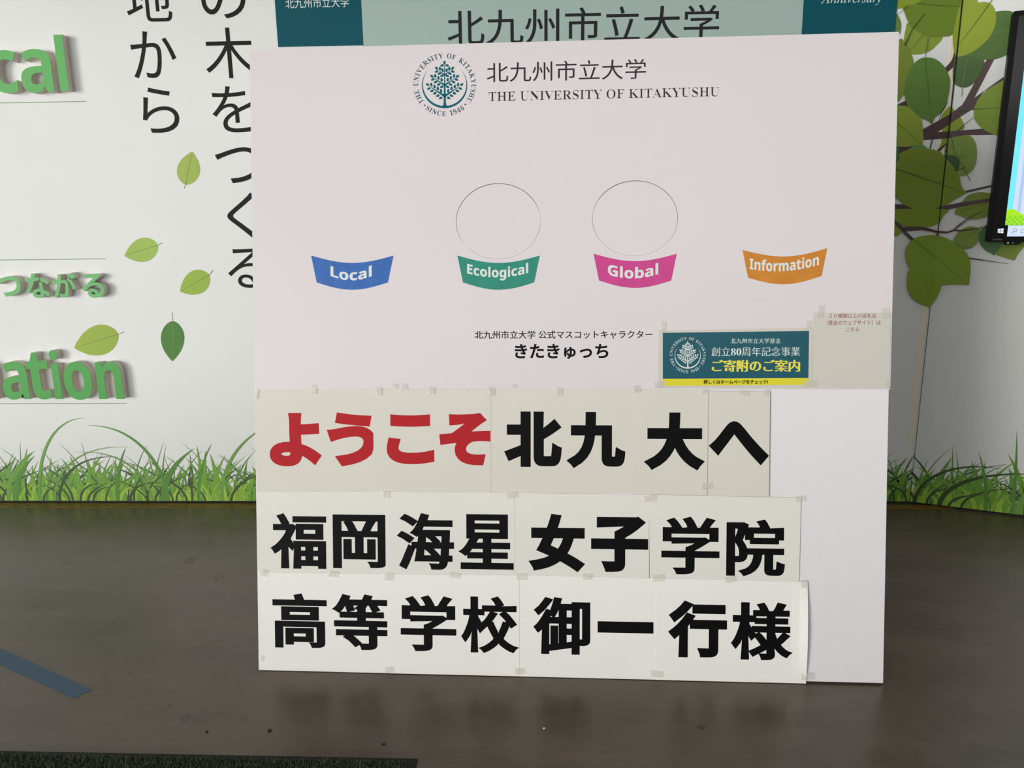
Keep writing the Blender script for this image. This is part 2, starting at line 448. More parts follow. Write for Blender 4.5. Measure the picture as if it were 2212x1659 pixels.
lf(Z4([(300, 600), (400, 690), (490, 840), (520, 1000), (440, 1150), (385, 1380), (340, 1490), (240, 1530), (120, 1000)]), (116, 136, 58))
lf(Z4([(365, 100), (560, 55), (740, -60), (1000, -150), (1290, -80), (1250, 110), (1190, 330), (1115, 525), (960, 560), (740, 550), (560, 460), (440, 340), (385, 200)]), (106, 130, 48))
lf(Z4([(700, 880), (850, 900), (980, 1010), (1070, 1180), (1075, 1340), (1040, 1540), (1000, 1660), (930, 1740), (850, 1800), (803, 1905), (740, 1850), (640, 1810), (560, 1750), (440, 1640), (385, 1480), (380, 1350), (420, 1170), (500, 1010), (600, 910)]), (92, 126, 62), (9,))
lf(Z5([(200, 60), (270, 55), (440, 75), (560, 190), (640, 260), (660, 400), (672, 560), (650, 670), (560, 662), (480, 685), (350, 690), (200, 640), (120, 300)]), (134, 155, 62), (7,))
lf(Z4([(1165, 870), (1340, 845), (1500, 860), (1600, 930), (1590, 1030), (1520, 1170), (1430, 1280), (1330, 1335), (1240, 1335), (1170, 1300), (1125, 1240), (1130, 1000)]), (78, 104, 62))
lf(Z4([(1700, 230), (1780, 180), (1900, 165), (2035, 180), (2200, 300), (2150, 650), (1970, 815), (1850, 880), (1700, 915), (1550, 905), (1430, 870), (1340, 845), (1450, 600)]), (84, 114, 60))
lf(Z4([(1500, 40), (1640, 30), (1740, 100), (1785, 260), (1760, 420), (1690, 560), (1580, 680), (1450, 780), (1300, 850), (1165, 872), (1130, 720), (1120, 560), (1150, 400), (1190, 200), (1240, 60), (1300, -60), (1460, -60)]), (138, 158, 56), (9, 0))
lf(Z4([(2010, 1130), (1900, 1225), (1700, 1340), (1560, 1460), (1480, 1580), (1450, 1659), (1445, 1800), (1490, 1880), (1560, 1960), (1700, 2040), (1850, 2080), (2100, 2000), (2150, 1500)]), (130, 154, 66))
lf(Z5([(1375, 515), (1460, 610), (1490, 750), (1480, 920), (1430, 1040), (1330, 1120), (1250, 1135), (1190, 1100), (1130, 980), (1000, 800), (1030, 620), (1100, 548), (1250, 520)]), (128, 152, 76))
lf(Z5([(980, 820), (1100, 815), (1190, 850), (1225, 930), (1215, 1010), (1180, 1068), (1080, 960), (985, 870)]), (72, 98, 66), (5,))
lf(Z5([(310, 790), (450, 730), (600, 710), (740, 715), (850, 740), (930, 765), (1000, 850), (1100, 955), (1170, 1060), (1230, 1160), (1260, 1300), (1335, 1398), (1240, 1450), (1150, 1500), (1060, 1560), (940, 1610), (850, 1648), (700, 1665), (560, 1650), (400, 1590), (300, 1500), (190, 1400), (150, 1200), (200, 1000), (290, 900)]), (124, 144, 54), (11,))
lf(Z3([(100, 640), (160, 500), (270, 370), (400, 230), (560, 170), (700, 155), (900, 185), (1050, 260), (1000, 560), (900, 660), (760, 730), (560, 775), (400, 750), (240, 690)]), (126, 148, 66), (0,))
lf(Z3([(75, 1300), (100, 1180), (160, 1080), (270, 990), (400, 930), (520, 925), (620, 960), (690, 1000), (650, 1120), (635, 1240), (570, 1340), (480, 1405), (280, 1435)]), (128, 150, 72), (7,))
lf(Z3([(1020, 1540), (1120, 1400), (1200, 1250), (1500, 1200), (1700, 1300), (1640, 1400), (1560, 1500), (1500, 1590), (1445, 1690), (1300, 1650), (1150, 1600)]), (126, 148, 66), (8,))
lf(Z3([(730, 960), (870, 840), (1000, 800), (1180, 1150), (1200, 1290), (1120, 1400), (1060, 1480), (990, 1580), (930, 1530), (820, 1480), (720, 1380), (660, 1280), (640, 1180), (660, 1060)]), (88, 122, 84), (7,))
br(Z5([(820, 1650), (940, 1602), (1300, 1532), (1760, 1467), (1760, 1515), (1340, 1590), (960, 1665)]))
lf(Z7([(1100, 15), (1580, 5), (1570, 60), (1530, 120), (1440, 150), (1320, 150), (1230, 130), (1100, 90)]), (124, 146, 50))
lf(Z7([(1150, 120), (1250, 165), (1205, 222), (1150, 200)]), (130, 152, 60), (2,))
br(Z7([(1100, 30), (1178, 88), (1250, 150), (1320, 146), (1400, 147), (1460, 160), (1520, 178), (1600, 185), (1660, 165), (1700, 172), (1780, 165), (1910, 148), (1910, 153), (1780, 175), (1700, 186), (1660, 180), (1600, 200), (1520, 197), (1460, 182), (1400, 172), (1270, 182), (1345, 250), (1320, 262), (1240, 182), (1160, 105), (1100, 60)]))
br(ribbon(Z7([(1655, 172), (1690, 135), (1760, 85), (1810, 50), (1900, 22)]), 3, .8))
br(ribbon(Z7([(1515, 208), (1555, 235), (1600, 258)]), 4, 1)); br(ribbon(Z7([(1765, 396), (1900, 415), (2090, 443)]), 3.2, .5))
lf(Z7([(1450, 215), (1560, 225), (1650, 270), (1750, 350), (1785, 430), (1785, 520), (1773, 611), (1650, 606), (1545, 612), (1400, 600), (1310, 490), (1275, 400), (1275, 320), (1340, 240)]), (128, 155, 56), (6,))
lf(Z7([(1310, 480), (1285, 560), (1290, 650), (1330, 720), (1400, 765), (1450, 780), (1456, 803), (1500, 740), (1535, 680), (1548, 600), (1430, 500)]), (128, 156, 52), (6,))
k += .00022
for P_, a, b, mm in [(Z4([(1720, 0), (1600, 170), (1400, 440), (1220, 670)]), 1.6, .5, VEIN), (Z4([(745, 575), (700, 870), (700, 1000), (740, 1300), (775, 1659)]), 1.6, .6, VEIN),
                     (Z4([(700, 200), (500, 450), (388, 695)]), .8, 2, INKG), (Z4([(670, 520), (455, 780)]), .8, .6, VEIN), (Z4([(435, 90), (250, 240)]), 1.2, .6, VEIN),
                     (Z4([(565, 52), (900, 80), (1240, 98)]), 1.4, .6, VEIN), (Z4([(1980, 450), (1720, 540)]), .8, .6, PALEVEIN), (Z4([(1355, 870), (1300, 1150), (1265, 1340)]), .7, 1.0, PALEVEIN),
                     (Z4([(1265, 1340), (1260, 1485)]), 1.4, 1.2, STEM), (Z5([(1240, 120), (1440, 112), (1870, 88)]), 1.6, .8, VEIN), (Z5([(200, 260), (640, 640)]), 1.0, .5, VEIN),
                     (Z5([(260, 1025), (950, 1260), (1300, 1395)]), 1.8, .5, VEIN), (Z5([(1390, 1205), (1300, 1030), (1080, 640)]), 1.8, .5, VEIN), (Z5([(1305, 795), (1085, 955)]), 1, .6, VEIN),
                     (Z5([(1320, 1000), (1165, 1060)]), .6, 1.2, INKG), (Z5([(1435, 240), (1330, 320), (1190, 450)]), .6, 1.8, BROWN), (Z5([(1050, 0), (960, 130), (915, 275)]), .7, 1.4, INKG),
                     (Z5([(1100, 550), (1140, 720)]), .8, .8, INKG), (Z3([(920, 370), (560, 470), (200, 610)]), 1, .5, VEIN), (Z3([(770, 580), (600, 650), (400, 790), (240, 900), (100, 990)]), .6, 2.2, BROWN),
                     (Z3([(730, 900), (600, 1010), (250, 1260)]), 1, .5, VEIN), (Z3([(140, 1340), (480, 1405)]), 1, .7, VEIN), (Z7([(1325, 245), (1500, 380), (1770, 610)]), 1.4, .5, VEIN),
                     (Z7([(1425, 575), (1440, 640), (1452, 690)]), .9, .5, VEIN), (Z5([(285, 1140 - 1010), (340, 118)]), .5, .5, VEIN)]:
    mural('leaf_vein', ribbon(P_, a, b), mm, k + .0002)

props(flat('corner_seam', right, [(-.0005, .012), (.0012, .012), (.0018, .9), (.0038, 1.6), (.0040, 2.6), (-.001, 2.6)], .0092, mat('seam_dark', rgb(40, 42, 34), .8, .1), wr))
# vertical beige tape strip beside the corner
TAPE = mat('aged_beige_tape', rgb(246, 236, 214), .6, .2, vary=.05)
strip = thing('tape_strip', tuple(back.p3(*back.hit(1966, 961, 0))), 'aged beige tape strip running down the wall beside the corner', 'tape')
pl = [back.hit(*p) for p in [(1960, 961), (1972.5, 961), (2005, 655), (2032, 400), (2071, 30), (2058, 30), (2020, 400), (1990.5, 655)]]
slab('tape_band', back, pl, 0, .0007, TAPE, strip)

# printed grass along both walls
GR = [mat('grass_print_%d' % i, rgb(*c), .45, .35, vary=.1, vscale=5) for i, c in enumerate([(72, 92, 56), (118, 165, 78), (96, 150, 66), (146, 190, 72), (120, 172, 62), (164, 204, 72)])]
def grass(fr, parent, u0, u1, extra=()):
    V = []; F = []; MI = []
    rnd = random.Random(5 if parent is wb else 11); cnt = [0]
    def blade(u, h, lean, wd, layer, mi, curl=0.0, base=.009):
        s = len(V); K = 7 if layer < 11 else 16; cnt[0] += 1; dz = (cnt[0] % 40) * 2.6e-6
        for i in range(K + 1):
            t = i / K
            cu = u + lean * h * (t ** 1.9)
            cv = base + h * (t - curl * t ** 3)
            ww = wd * (1 - t) ** .7 * .5 * (1 + .35 * math.sin(math.pi * t)) if i < K else 0
            # width is set square to the blade
            dx = lean * h * 1.9 * max(t, .02) ** .9; dy = h * (1 - 3 * curl * t * t); L = math.hypot(dx, dy)
            ox, oy = dy / L * ww, -dx / L * ww
            a = max(cv + oy, base); b = max(cv - oy, base)
            V.append(fr.p3(cu + ox, a, .0006 + layer * .00012 + dz)); V.append(fr.p3(cu - ox, b, .0006 + layer * .00012 + dz))
        for i in range(K):
            F.append((s + 2 * i + 1, s + 2 * i, s + 2 * i + 2, s + 2 * i + 3)); MI.append(mi)
    Ltot = u1 - u0
    def spread(num, hmin, hmax, wmin, wmax, leanmax, layer, mi, curl=.1):
        for _ in range(int(num * Ltot)):
            blade(u0 + rnd.random() * Ltot, hmin + (hmax - hmin) * rnd.random() ** 1.6, rnd.uniform(-leanmax, leanmax), rnd.uniform(wmin, wmax), layer, mi, rnd.uniform(0, curl))
    spread(34, .14, .28, .008, .015, 1.0, 0, 0, .3)
    spread(46, .16, .31, .005, .010, .7, 1, 2, .1)
    spread(40, .12, .24, .016, .034, .5, 2, 1)
    spread(34, .12, .24, .010, .022, .8, 3, 4, .2)
    spread(26, .10, .23, .009, .015, 1.3, 4, 0, .45)
    spread(32, .08, .18, .010, .026, .7, 5, 3)
    spread(40, .12, .26, .006, .012, .8, 6, 2, .2)
    spread(16, .15, .28, .016, .030, .55, 7, 4, .1)
    spread(26, .04, .12, .010, .024, .9, 8, 5, .2)
    spread(36, .06, .17, .005, .010, 1.0, 9, 3, .3)
    spread(16, .10, .21, .007, .012, 1.6, 10, 0, .5)
    for (bu, h, lean, wd, mi, cl) in extra: blade(bu, h, lean, wd, 11, mi, cl)
    o = mesh('printed_grass', V, F, GR, parent, MI); o['kind'] = 'stuff'
    return o
gx = lambda x, y=1080: back.hit(x, y)[0]
ex = [(gx(88), .62, .45, .014, 1, .34), (gx(365), .58, -.62, .014, 2, .36), (gx(120), .44, .95, .009, 1, .4), (gx(330), .40, -.9, .009, 1, .4), (gx(130), .36, .9, .012, 0, .4),
      (gx(355), .29, .60, .030, 2, .1), (gx(255), .28, .25, .020, 2, .05), (gx(20), .27, .55, .02, 1, .1), (gx(35), .25, .5, .03, 2, .1), (gx(480), .48, .6, .016, 1, .2), (gx(430), .3, .3, .016, 2, .05)]
grass(back, wb, -3.2, CORNER_X, ex)
rx_ = lambda x, y: right.hit(x, y)[0]
grass(right, wr, 0, 2.6, [(.02, .33, 1.0, .014, 0, .4), (.12, .27, 1.3, .02, 0, .3), (.40, .38, -.06, .013, 2, .0), (.55, .33, -.02, .01, 0, 0), (.42, .42, 1.0, .025, 1, .1), (.3, .27, -.2, .015, 2, 0)])

# ------------------------------------------------------------------ anniversary sign boards on the wall
TEAL = mat('sign_teal', rgb(14, 86, 98), .6, .15); PALE = mat('sign_pale_green', rgb(170, 192, 184), .5, .35)
WHITEINK = mat('white_ink', rgb(226, 230, 226), .5, .3); WTRIM = mat('sign_white_edge', rgb(226, 230, 228), .5)
def sign(name, x0, x1, yb, mtl, label, th=.006):
    u0 = back.hit(x0[0], x0[1], th)[0]; u1 = back.hit(x1[0], x1[1], th)[0]; v0 = back.hit(*yb, th)[1]
    t = thing(name, tuple(back.p3((u0 + u1) / 2, v0)), label, 'sign')
    slab('sign_panel', back, [(u0, v0), (u1, v0), (u1, 2.62), (u0, 2.62)], 0, th, mtl, t)
    return t, u0, u1, v0
s1, a0, a1, v0 = sign('wall_sign', (600.7, 101), (784, 98), (690, 99.8), TEAL, 'dark teal wall sign at the left with small white writing', .008)
slab('sign_edge', back, [(a0, v0 - .008), (a1, v0 - .008), (a1, v0), (a0, v0)], 0, .007, WTRIM, s1)
place_glyph('printed_lettering', back, '北九州市立大学', (616.5, -4.5, 753.5, 16.8), .0086, WHITEINK, s1, rx=.004)
s2, b0, b1, _ = sign('wall_sign', (784.6, 98), (1731.5, 74), (1250, 128), PALE, 'wide pale green wall sign with large charcoal writing between two teal signs', .006)
place_glyph('printed_lettering', back, '北九州市立大学', (966, 15.5, 1553.5, 92.5), .0066, mat('sign_charcoal', rgb(42, 42, 46), .6, .15), s2, rx=.004)
s3, c0, c1, _ = sign('wall_sign', (1732.2, 74), (1932.9, 68), (1830, 128), TEAL, 'dark teal wall sign at the right with white italic writing', .008)
place_glyph('printed_lettering', back, serif_italic('Anniversary'), (1773, -15, 1905, 12.5), .0086, WHITEINK, s3, rx=0)

# ------------------------------------------------------------------ raised letters on the wall
SIDE = mat('letter_side_greybrown', rgb(214, 204, 194), .6, .3, vary=.06)
DEP = .036
front = Frame(back.O + back.N * DEP, back.U, back.V)
def raised(ch, bb, col, label, rx=0.012, group=None):
    txt = sans_bold(ch) if ch.isascii() else ch
    V, F, G = glyph(txt, rx)
    lo = np.min([g.min(0) for g in G], 0); hi = np.max([g.max(0) for g in G], 0)
    xm, ym = (bb[0] + bb[2]) / 2, (bb[1] + bb[3]) / 2
    u0 = front.hit(bb[0], ym)[0]; u1 = front.hit(bb[2], ym)[0]; v1 = front.hit(xm, bb[1])[1]; v0 = front.hit(xm, bb[3])[1]
    mp = lambda p: (u0 + (p[0] - lo[0]) / (hi[0] - lo[0]) * (u1 - u0), v0 + (p[1] - lo[1]) / (hi[1] - lo[1]) * (v1 - v0))
    t = thing('sign_letter', tuple(back.p3((u0 + u1) / 2, v0)), label, 'letter', group)
    cs, gr = orient([g.copy() for g in G])
    allV = []; allF = []
    fV = []; fF = []
    for o_, hs in gr.items():
        loops = [[mp(p) for p in cs[i]] for i in [o_] + hs]
        flatp = [p for l in loops for p in l]; kk = len(flatp); s = len(allV)
        tr_ = tessellate_polygon([[Vector((p[0], p[1], 0)) for p in l] for l in loops])
        allV += [back.p3(u, v, DEP - .002) for u, v in flatp] + [back.p3(u, v, 0) for u, v in flatp]
        i0 = 0
        for l in loops:
            for j in range(len(l)):
                a, b = s + i0 + j, s + i0 + (j + 1) % len(l)
                allF.append((a, b, b + kk, a + kk))
            i0 += len(l)
        s2_ = len(fV)
        fV += [back.p3(u, v, DEP) for u, v in flatp] + [back.p3(u, v, DEP - .002) for u, v in flatp]
        for q in tr_:
            fF.append(tuple(s2_ + x for x in q)); allF.append(tuple(s + kk + x for x in q))
        i0 = 0
        for l in loops:
            for j in range(len(l)):
                a, b = s2_ + i0 + j, s2_ + i0 + (j + 1) % len(l)
                fF.append((a, b, b + kk, a + kk))
            i0 += len(l)
    mesh('letter_body', allV, allF, SIDE, t)
    mesh('letter_face', fV, fF, mat('letter_green_%d' % col[0], rgb(*col), .5, .35), t)
G1, G2, G3 = (94, 180, 92), (108, 186, 110), (76, 166, 74)
raised('c', (-25, 108, 37, 201), G1, 'raised green letter c, cut by the left edge, in the topmost word on the wall', .0)
raised('a', (43.5, 105.5, 112, 200.7), G1, 'raised green letter a between c and l in the topmost word', .0)
raised('l', (122.6, 74.6, 141.6, 196), G1, 'tall raised green letter l ending the topmost word on the wall', 0)
for ch, bb, lb in [('つ', (-10, 596.5, 45, 641), 'raised green hiragana tsu, cut by the left edge, first of the small raised row'), ('な', (54, 591, 107, 644), 'raised green hiragana na, second in the small raised row'),
                   ('が', (112.6, 589, 165, 643.4), 'raised green hiragana ga with two dashes in the small raised row'), ('る', (176, 591.6, 224, 643.2), 'raised green hiragana ru ending the small raised row')]:
    raised(ch, bb, G2, lb, .028)
for ch, bb, lb in [('m', (-104, 781, -7, 862), 'raised green letter m showing only its edge at the left frame'), ('a', (4, 781.2, 60, 863.5), 'raised green letter a before the t in the lowest word'),
                   ('t', (58.5, 762, 106, 863), 'raised green letter t in the lowest word'), ('i', (111.5, 756.5, 129, 862), 'raised green letter i with its dot, between t and o in the lowest word'),
                   ('o', (138, 781.5, 198.5, 863.8), 'raised green letter o between i and n in the lowest word'), ('n', (209, 781.5, 263, 862), 'raised green letter n ending the lowest word on the wall')]:
    raised(ch, bb, G3, lb, .004)

# ------------------------------------------------------------------ the leaning foam board panel
BL = floor_at(559, 1447); BR = floor_at(1905, 1480)
u_ = _n(BR - BL); bk = _n(np.cross([0, 0, 1.], u_)); bk = bk if bk[1] > 0 else -bk
th = math.radians(9.95)
board = Frame(BL, u_, math.cos(th) * np.array([0, 0, 1.]) + math.sin(th) * bk)
FOAM = mat('foam_board_white', rgb(236, 233, 234), .75, .3, bump=.25, bscale=420)
PRINT = mat('printed_board_white', rgb(226, 220, 221), .5, .35, vary=.006, vscale=2)
EDGE = mat('foam_edge', rgb(215, 212, 212), .8)
panel = thing('welcome_panel', tuple(board.p3(.9, .006)), 'large white foam board panel leaning back on the floor with emblem and writing', 'display board')
slab('lower_board', board, [(0, .006), (1.803, .006), (1.804, .8395), (0, .8395)], -.012, 0, FOAM, panel, side=EDGE)
def ell(cx, cy, rx, ry, n=0, k=72):
    uc, vc = board.hit(cx, cy, n); ur = (board.hit(cx + rx, cy, n)[0] - board.hit(cx - rx, cy, n)[0]) / 2; vr = (board.hit(cx, cy - ry, n)[1] - board.hit(cx, cy + ry, n)[1]) / 2
    return uc, vc, ur, vr
def ell_pts(e, g=0, k=72): return [(e[0] + (e[2] - g) * math.cos(2 * math.pi * i / k), e[1] + (e[3] - g) * math.sin(2 * math.pi * i / k)) for i in range(k)]
E1 = ell(1076, 478, 91.5, 82, .004); E2 = ell(1371.5, 471.5, 92.5, 81.5, .004)
slab('upper_board', board, [(.001, .837), (1.8065, .836), (1.8125, 1.8115), (.002, 1.8105)], -.012, .004, PRINT, panel, holes=[ell_pts(E1), ell_pts(E2)], side=EDGE)
for e, lb in ((E1, 'round white plug filling the face hole above the green banner'), (E2, 'round white plug filling the face hole above the pink banner')):
    t = thing('face_hole_plug', tuple(board.p3(e[0], e[1] - e[3], 0)), lb, 'plug', 'round cut-out plugs in the panel')
    e2 = (e[0], e[1] - .0006, e[2], e[3])
    slab('plug_disc', board, ell_pts(e2, .0011), -.012, .0034, PRINT, t, side=EDGE)
    bb_ = [(e[0] + (e[2] - .02) * 0 + .05 * math.cos(a), e[1] + .05 * math.sin(a)) for a in np.linspace(0, 2 * math.pi, 24, endpoint=False)]
    slab('backing_pad', board, bb_, -.017, -.012, EDGE, t)
# struts behind that keep the panel leaning
for uu in (.35, 1.45):
    a = board.p3(uu, 1.25, -.012); b = np.array([a[0], a[1] + .50, 0.])
    V = []
    for p in (a, b):
        for dx in (-.02, .02):
            for dy in (0, .025): V.append((p[0] + dx, p[1] + dy, p[2]))
    o = mesh('support_strut', V, [(0, 1, 3, 2), (4, 6, 7, 5), (0, 4, 5, 1), (2, 3, 7, 6), (0, 2, 6, 4), (1, 5, 7, 3)], mat('strut_pine', rgb(190, 160, 120), .6, vary=.1), panel); fix_normals(o)

NB = .0043
INK = mat('print_black', rgb(18, 15, 18), .6, .12); INKT = mat('print_grey_title', rgb(54, 50, 57), .6, .15)
place_glyph('printed_title', board, '北九州市立大学', (1051.5, 131, 1395.5, 174), NB, INKT, panel, rx=0)
place_glyph('printed_title', board, serif('THE UNIVERSITY OF KITAKYUSHU'), (1055.3, 193.2, 1553.5, 213.4), NB, INKT, panel, rx=-.027, ry=0)
place_glyph('printed_caption', board, '北九州市立大学 公式マスコットキャラクター', (1025.5, 714, 1409.5, 731.7), NB, INK, panel, rx=.01)
place_glyph('printed_caption', board, 'きたきゅっち', (1112, 743, 1314, 775.5), NB, INK, panel, rx=.028)

# plain printed banners carrying the four words
def banner(x0, x1, yt, sag, hgt, col, word, bb, sl=0):
    n = NB
    top = [(x0 + (x1 - x0) * i / 16, yt + sag * math.sin(math.pi * i / 16) + sl * (i / 16 - .5)) for i in range(17)]
    bot = [(x0 + 12 + (x1 - x0 - 24) * i / 16, yt + hgt + sag * math.sin(math.pi * i / 16) + sl * (i / 16 - .5)) for i in range(17)]
    flat('printed_banner', board, [board.hit(x, y, n) for x, y in top + bot[::-1]], n, mat('banner_%s' % word.lower(), rgb(*col), .5, .35, vary=.08, vscale=30), panel)
    uc = board.hit((bb[0] + bb[2]) / 2, 500, n)[0]; hw = board.hit(bb[2], 580, n)[0] - uc
    cv = lambda u: .012 * (((u - uc) / hw) ** 2) - sl * .0012 * (u - uc) / hw
    place_glyph('printed_word', board, sans_bold(word), (bb[0], bb[1] + 5, bb[2], bb[3]), n + .0003, WHITEINK, panel, rx=.012, curve=cv)
banner(672, 850, 552, 16, 58, (52, 106, 182), 'Local', (714, 577, 803, 606))
banner(988, 1166, 552, 16, 58, (44, 142, 122), 'Ecological', (1009, 572, 1141, 606))
banner(1282, 1462, 548, 16, 58, (206, 70, 142), 'Global', (1313, 572, 1422, 602))
banner(1604, 1787, 538, 16, 60, (208, 134, 46), 'Information', (1619, 556, 1769, 586), -4)

# ---- round tree emblem
def emblem(parent, fr, mp, n, m, m2):
    def pl(P): return [fr.hit(*mp(x, y), n) for x, y in P]
    V = []; F = []
    def add(P, mm=None):
        s = len(V); Q = pl(P)
        for t in tessellate_polygon([[Vector((a, b, 0)) for a, b in Q]]): F.append(tuple(s + i for i in t))
        V.extend(fr.p3(a, b, n) for a, b in Q)
    # trunk and branches
    add([(826, 415), (840, 415), (848, 850), (860, 1110), (862, 1240), (870, 1310), (905, 1345), (770, 1345), (805, 1310), (812, 1240), (812, 1110), (820, 850)])
    for s in (1, -1):
        X = lambda x: 834 + s * (x - 834)
        for (y0, w_, ex_, ey) in ((1112, 26, 1172, 893), (868, 22, 1072, 706), (636, 15, 968, 538)):
            add([(X(836), y0 - w_), (X(ex_), ey - 2), (X(ex_ + 2), ey + 4), (X(850), y0 + w_), (X(834), y0 + w_ + 6)])
        LV = [(892, 428, 20), (880, 533, -80), (938, 498, -80), (1014, 490, -45), (1016, 565, 22), (953, 612, 22), (896, 662, 22),
              (902, 747, -82), (973, 705, -82), (1045, 660, -82), (1122, 670, -35), (1100, 745, 24), (1035, 800, 24), (967, 855, 24), (900, 910, 24),
              (915, 995, -82), (988, 943, -82), (1062, 900, -82), (1133, 856, -82), (1218, 855, -38), (1188, 948, 24), (1120, 1000, 24), (1055, 1053, 24), (988, 1106, 24), (925, 1159, 24)]
        for cx_, cy_, an in LV:
            a = math.radians(an); d = (math.cos(a), math.sin(a)); pp = []
            for q in range(12):
                t = q / 12 * 2 * math.pi; lx = 43 * math.cos(t); ly = 27 * math.sin(t) * (1 - .25 * math.cos(t))
                if q == 0: lx = 46
                pp.append((X(cx_ + lx * d[0] - ly * d[1]), cy_ + lx * d[1] + ly * d[0]))
            add(pp)
    pp = []
    for q in range(12):
        t = q / 12 * 2 * math.pi; pp.append((830 + 27 * math.sin(t), 365 - 44 * math.cos(t)))
    add(pp)
    # crescent
    K = 48; out = []; inn = []
    for i in range(K + 1):
        t = -134 + 268 * i / K; a = math.radians(t); thk = 52 * (math.cos(a / 2 * (180 / 138)) ** 1.3 if abs(t) < 137 else 0)
        out.append((834 + 508 * math.sin(a), 880 + 508 * math.cos(a))); inn.append((834 + (508 - thk) * math.sin(a), 880 + (508 - thk) * math.cos(a)))
    add(out + inn[::-1])
    mesh('emblem_tree', V, [f for f in F], m, parent)
    # ring lettering
    V = []; F = []
    c0 = (836, 858)
    def arc(text, a0, a1, rb, bottom):
        sz = 108 / .66 * .66
        items = []
        for ch in text:
            if ch == ' ': items.append((None, .32)); continue
            Vg, Fg, _ = glyph(serif(ch), -.012, .004); x0 = Vg[:, 0].min(); x1 = Vg[:, 0].max()
            Vg = Vg.copy(); Vg[:, 0] -= (x0 + x1) / 2; items.append(((Vg, Fg), (x1 - x0) * .92))
        S = 155; gap = 0
        tot = sum(w_ for _, w_ in items); tot2 = tot - items[0][1] / 2 - items[-1][1] / 2
        arcL = math.radians(a1 - a0) * (rb + (50 if not bottom else -50)); g = (arcL / S - tot2) / (len(items) - 1)
        pos = 0; first = True
        for i, (gl, w_) in enumerate(items):
            if i: pos += items[i - 1][1] / 2 + w_ / 2 + g
            if gl is None: continue
            ang = math.radians(a0) + pos * S / (rb + (50 if not bottom else -50))
            Vg, Fg = gl; s = len(V)
            if not bottom: er = (math.sin(ang), -math.cos(ang)); et = (math.cos(ang), math.sin(ang))
            else: er = (-math.sin(ang), -math.cos(ang)); et = (math.cos(ang), -math.sin(ang))
            cc = (c0[0] + er[0] * rb, c0[1] + er[1] * rb) if not bottom else (c0[0] - er[0] * rb, c0[1] - er[1] * rb)
            Q = pl([(cc[0] + et[0] * x * S * .92 + er[0] * y * S, cc[1] + et[1] * x * S * .92 + er[1] * y * S) for x, y in Vg])
            V.extend(fr.p3(a, b, n) for a, b in Q); F.extend(tuple(s + q for q in f) for f in Fg)
    arc('THE UNIVERSITY OF KITAKYUSHU', -125.5, 122.5, 596, False)
    arc('SINCE 1946', -35.5, 36.5, 704, True)
    for (x, y) in ((387, 1322), (1297, 1303)):
        s = len(V); Q = pl([(x + 19 * math.cos(t), y + 19 * math.sin(t)) for t in np.linspace(0, 2 * math.pi, 14, endpoint=False)])
        V.extend(fr.p3(a, b, n) for a, b in Q); F.append(tuple(range(s, s + 14)))
    mesh('emblem_lettering', V, F, m2, parent)
emblem(panel, board, lambda x, y: (880 + x / 10.369, 100 + y / 10.369), NB, mat('emblem_teal', rgb(22, 100, 112), .6, .15), mat('emblem_navy', rgb(40, 68, 94), .6, .15))

# ------------------------------------------------------------------ paper sheets
PAPER = [mat('paper_%d' % i, rgb(*c), .6, .3, vary=.012, vscale=6, bump=.12, bscale=9) for i, c in enumerate([(222, 219, 207), (234, 232, 223), (248, 247, 240)])]  # one white paper, paler in lower rows: brighter light there put into colour
TAPEM = bpy.data.materials.new('clear_tape'); TAPEM.use_nodes = True
nt = TAPEM.node_tree; nt.nodes.clear(); N = nt.nodes.new
o_ = N('ShaderNodeOutputMaterial'); mx = N('ShaderNodeMixShader'); tp = N('ShaderNodeBsdfTransparent'); pb = N('ShaderNodeBsdfPrincipled')
tp.inputs[0].default_value = (.98, .975, .96, 1); pb.inputs['Base Color'].default_value = (.9, .89, .86, 1); pb.inputs['Roughness'].default_value = .15
tcn = N('ShaderNodeTexCoord'); nz = N('ShaderNodeTexNoise'); nz.inputs['Scale'].default_value = 130; nz.inputs['Detail'].default_value = 2
bmp = N('ShaderNodeBump'); bmp.inputs['Strength'].default_value = .8; bmp.inputs['Distance'].default_value = .004
nt.links.new(tcn.outputs['Object'], nz.inputs['Vector']); nt.links.new(nz.outputs['Fac'], bmp.inputs['Height']); nt.links.new(bmp.outputs[0], pb.inputs['Normal'])
mx.inputs[0].default_value = .2
nt.links.new(tp.outputs[0], mx.inputs[1]); nt.links.new(pb.outputs[0], mx.inputs[2]); nt.links.new(mx.outputs[0], o_.inputs[0])
BLACK = mat('toner_black', rgb(10, 10, 11), .6, .12); RED = mat('toner_red', rgb(184, 40, 46), .6, .12)
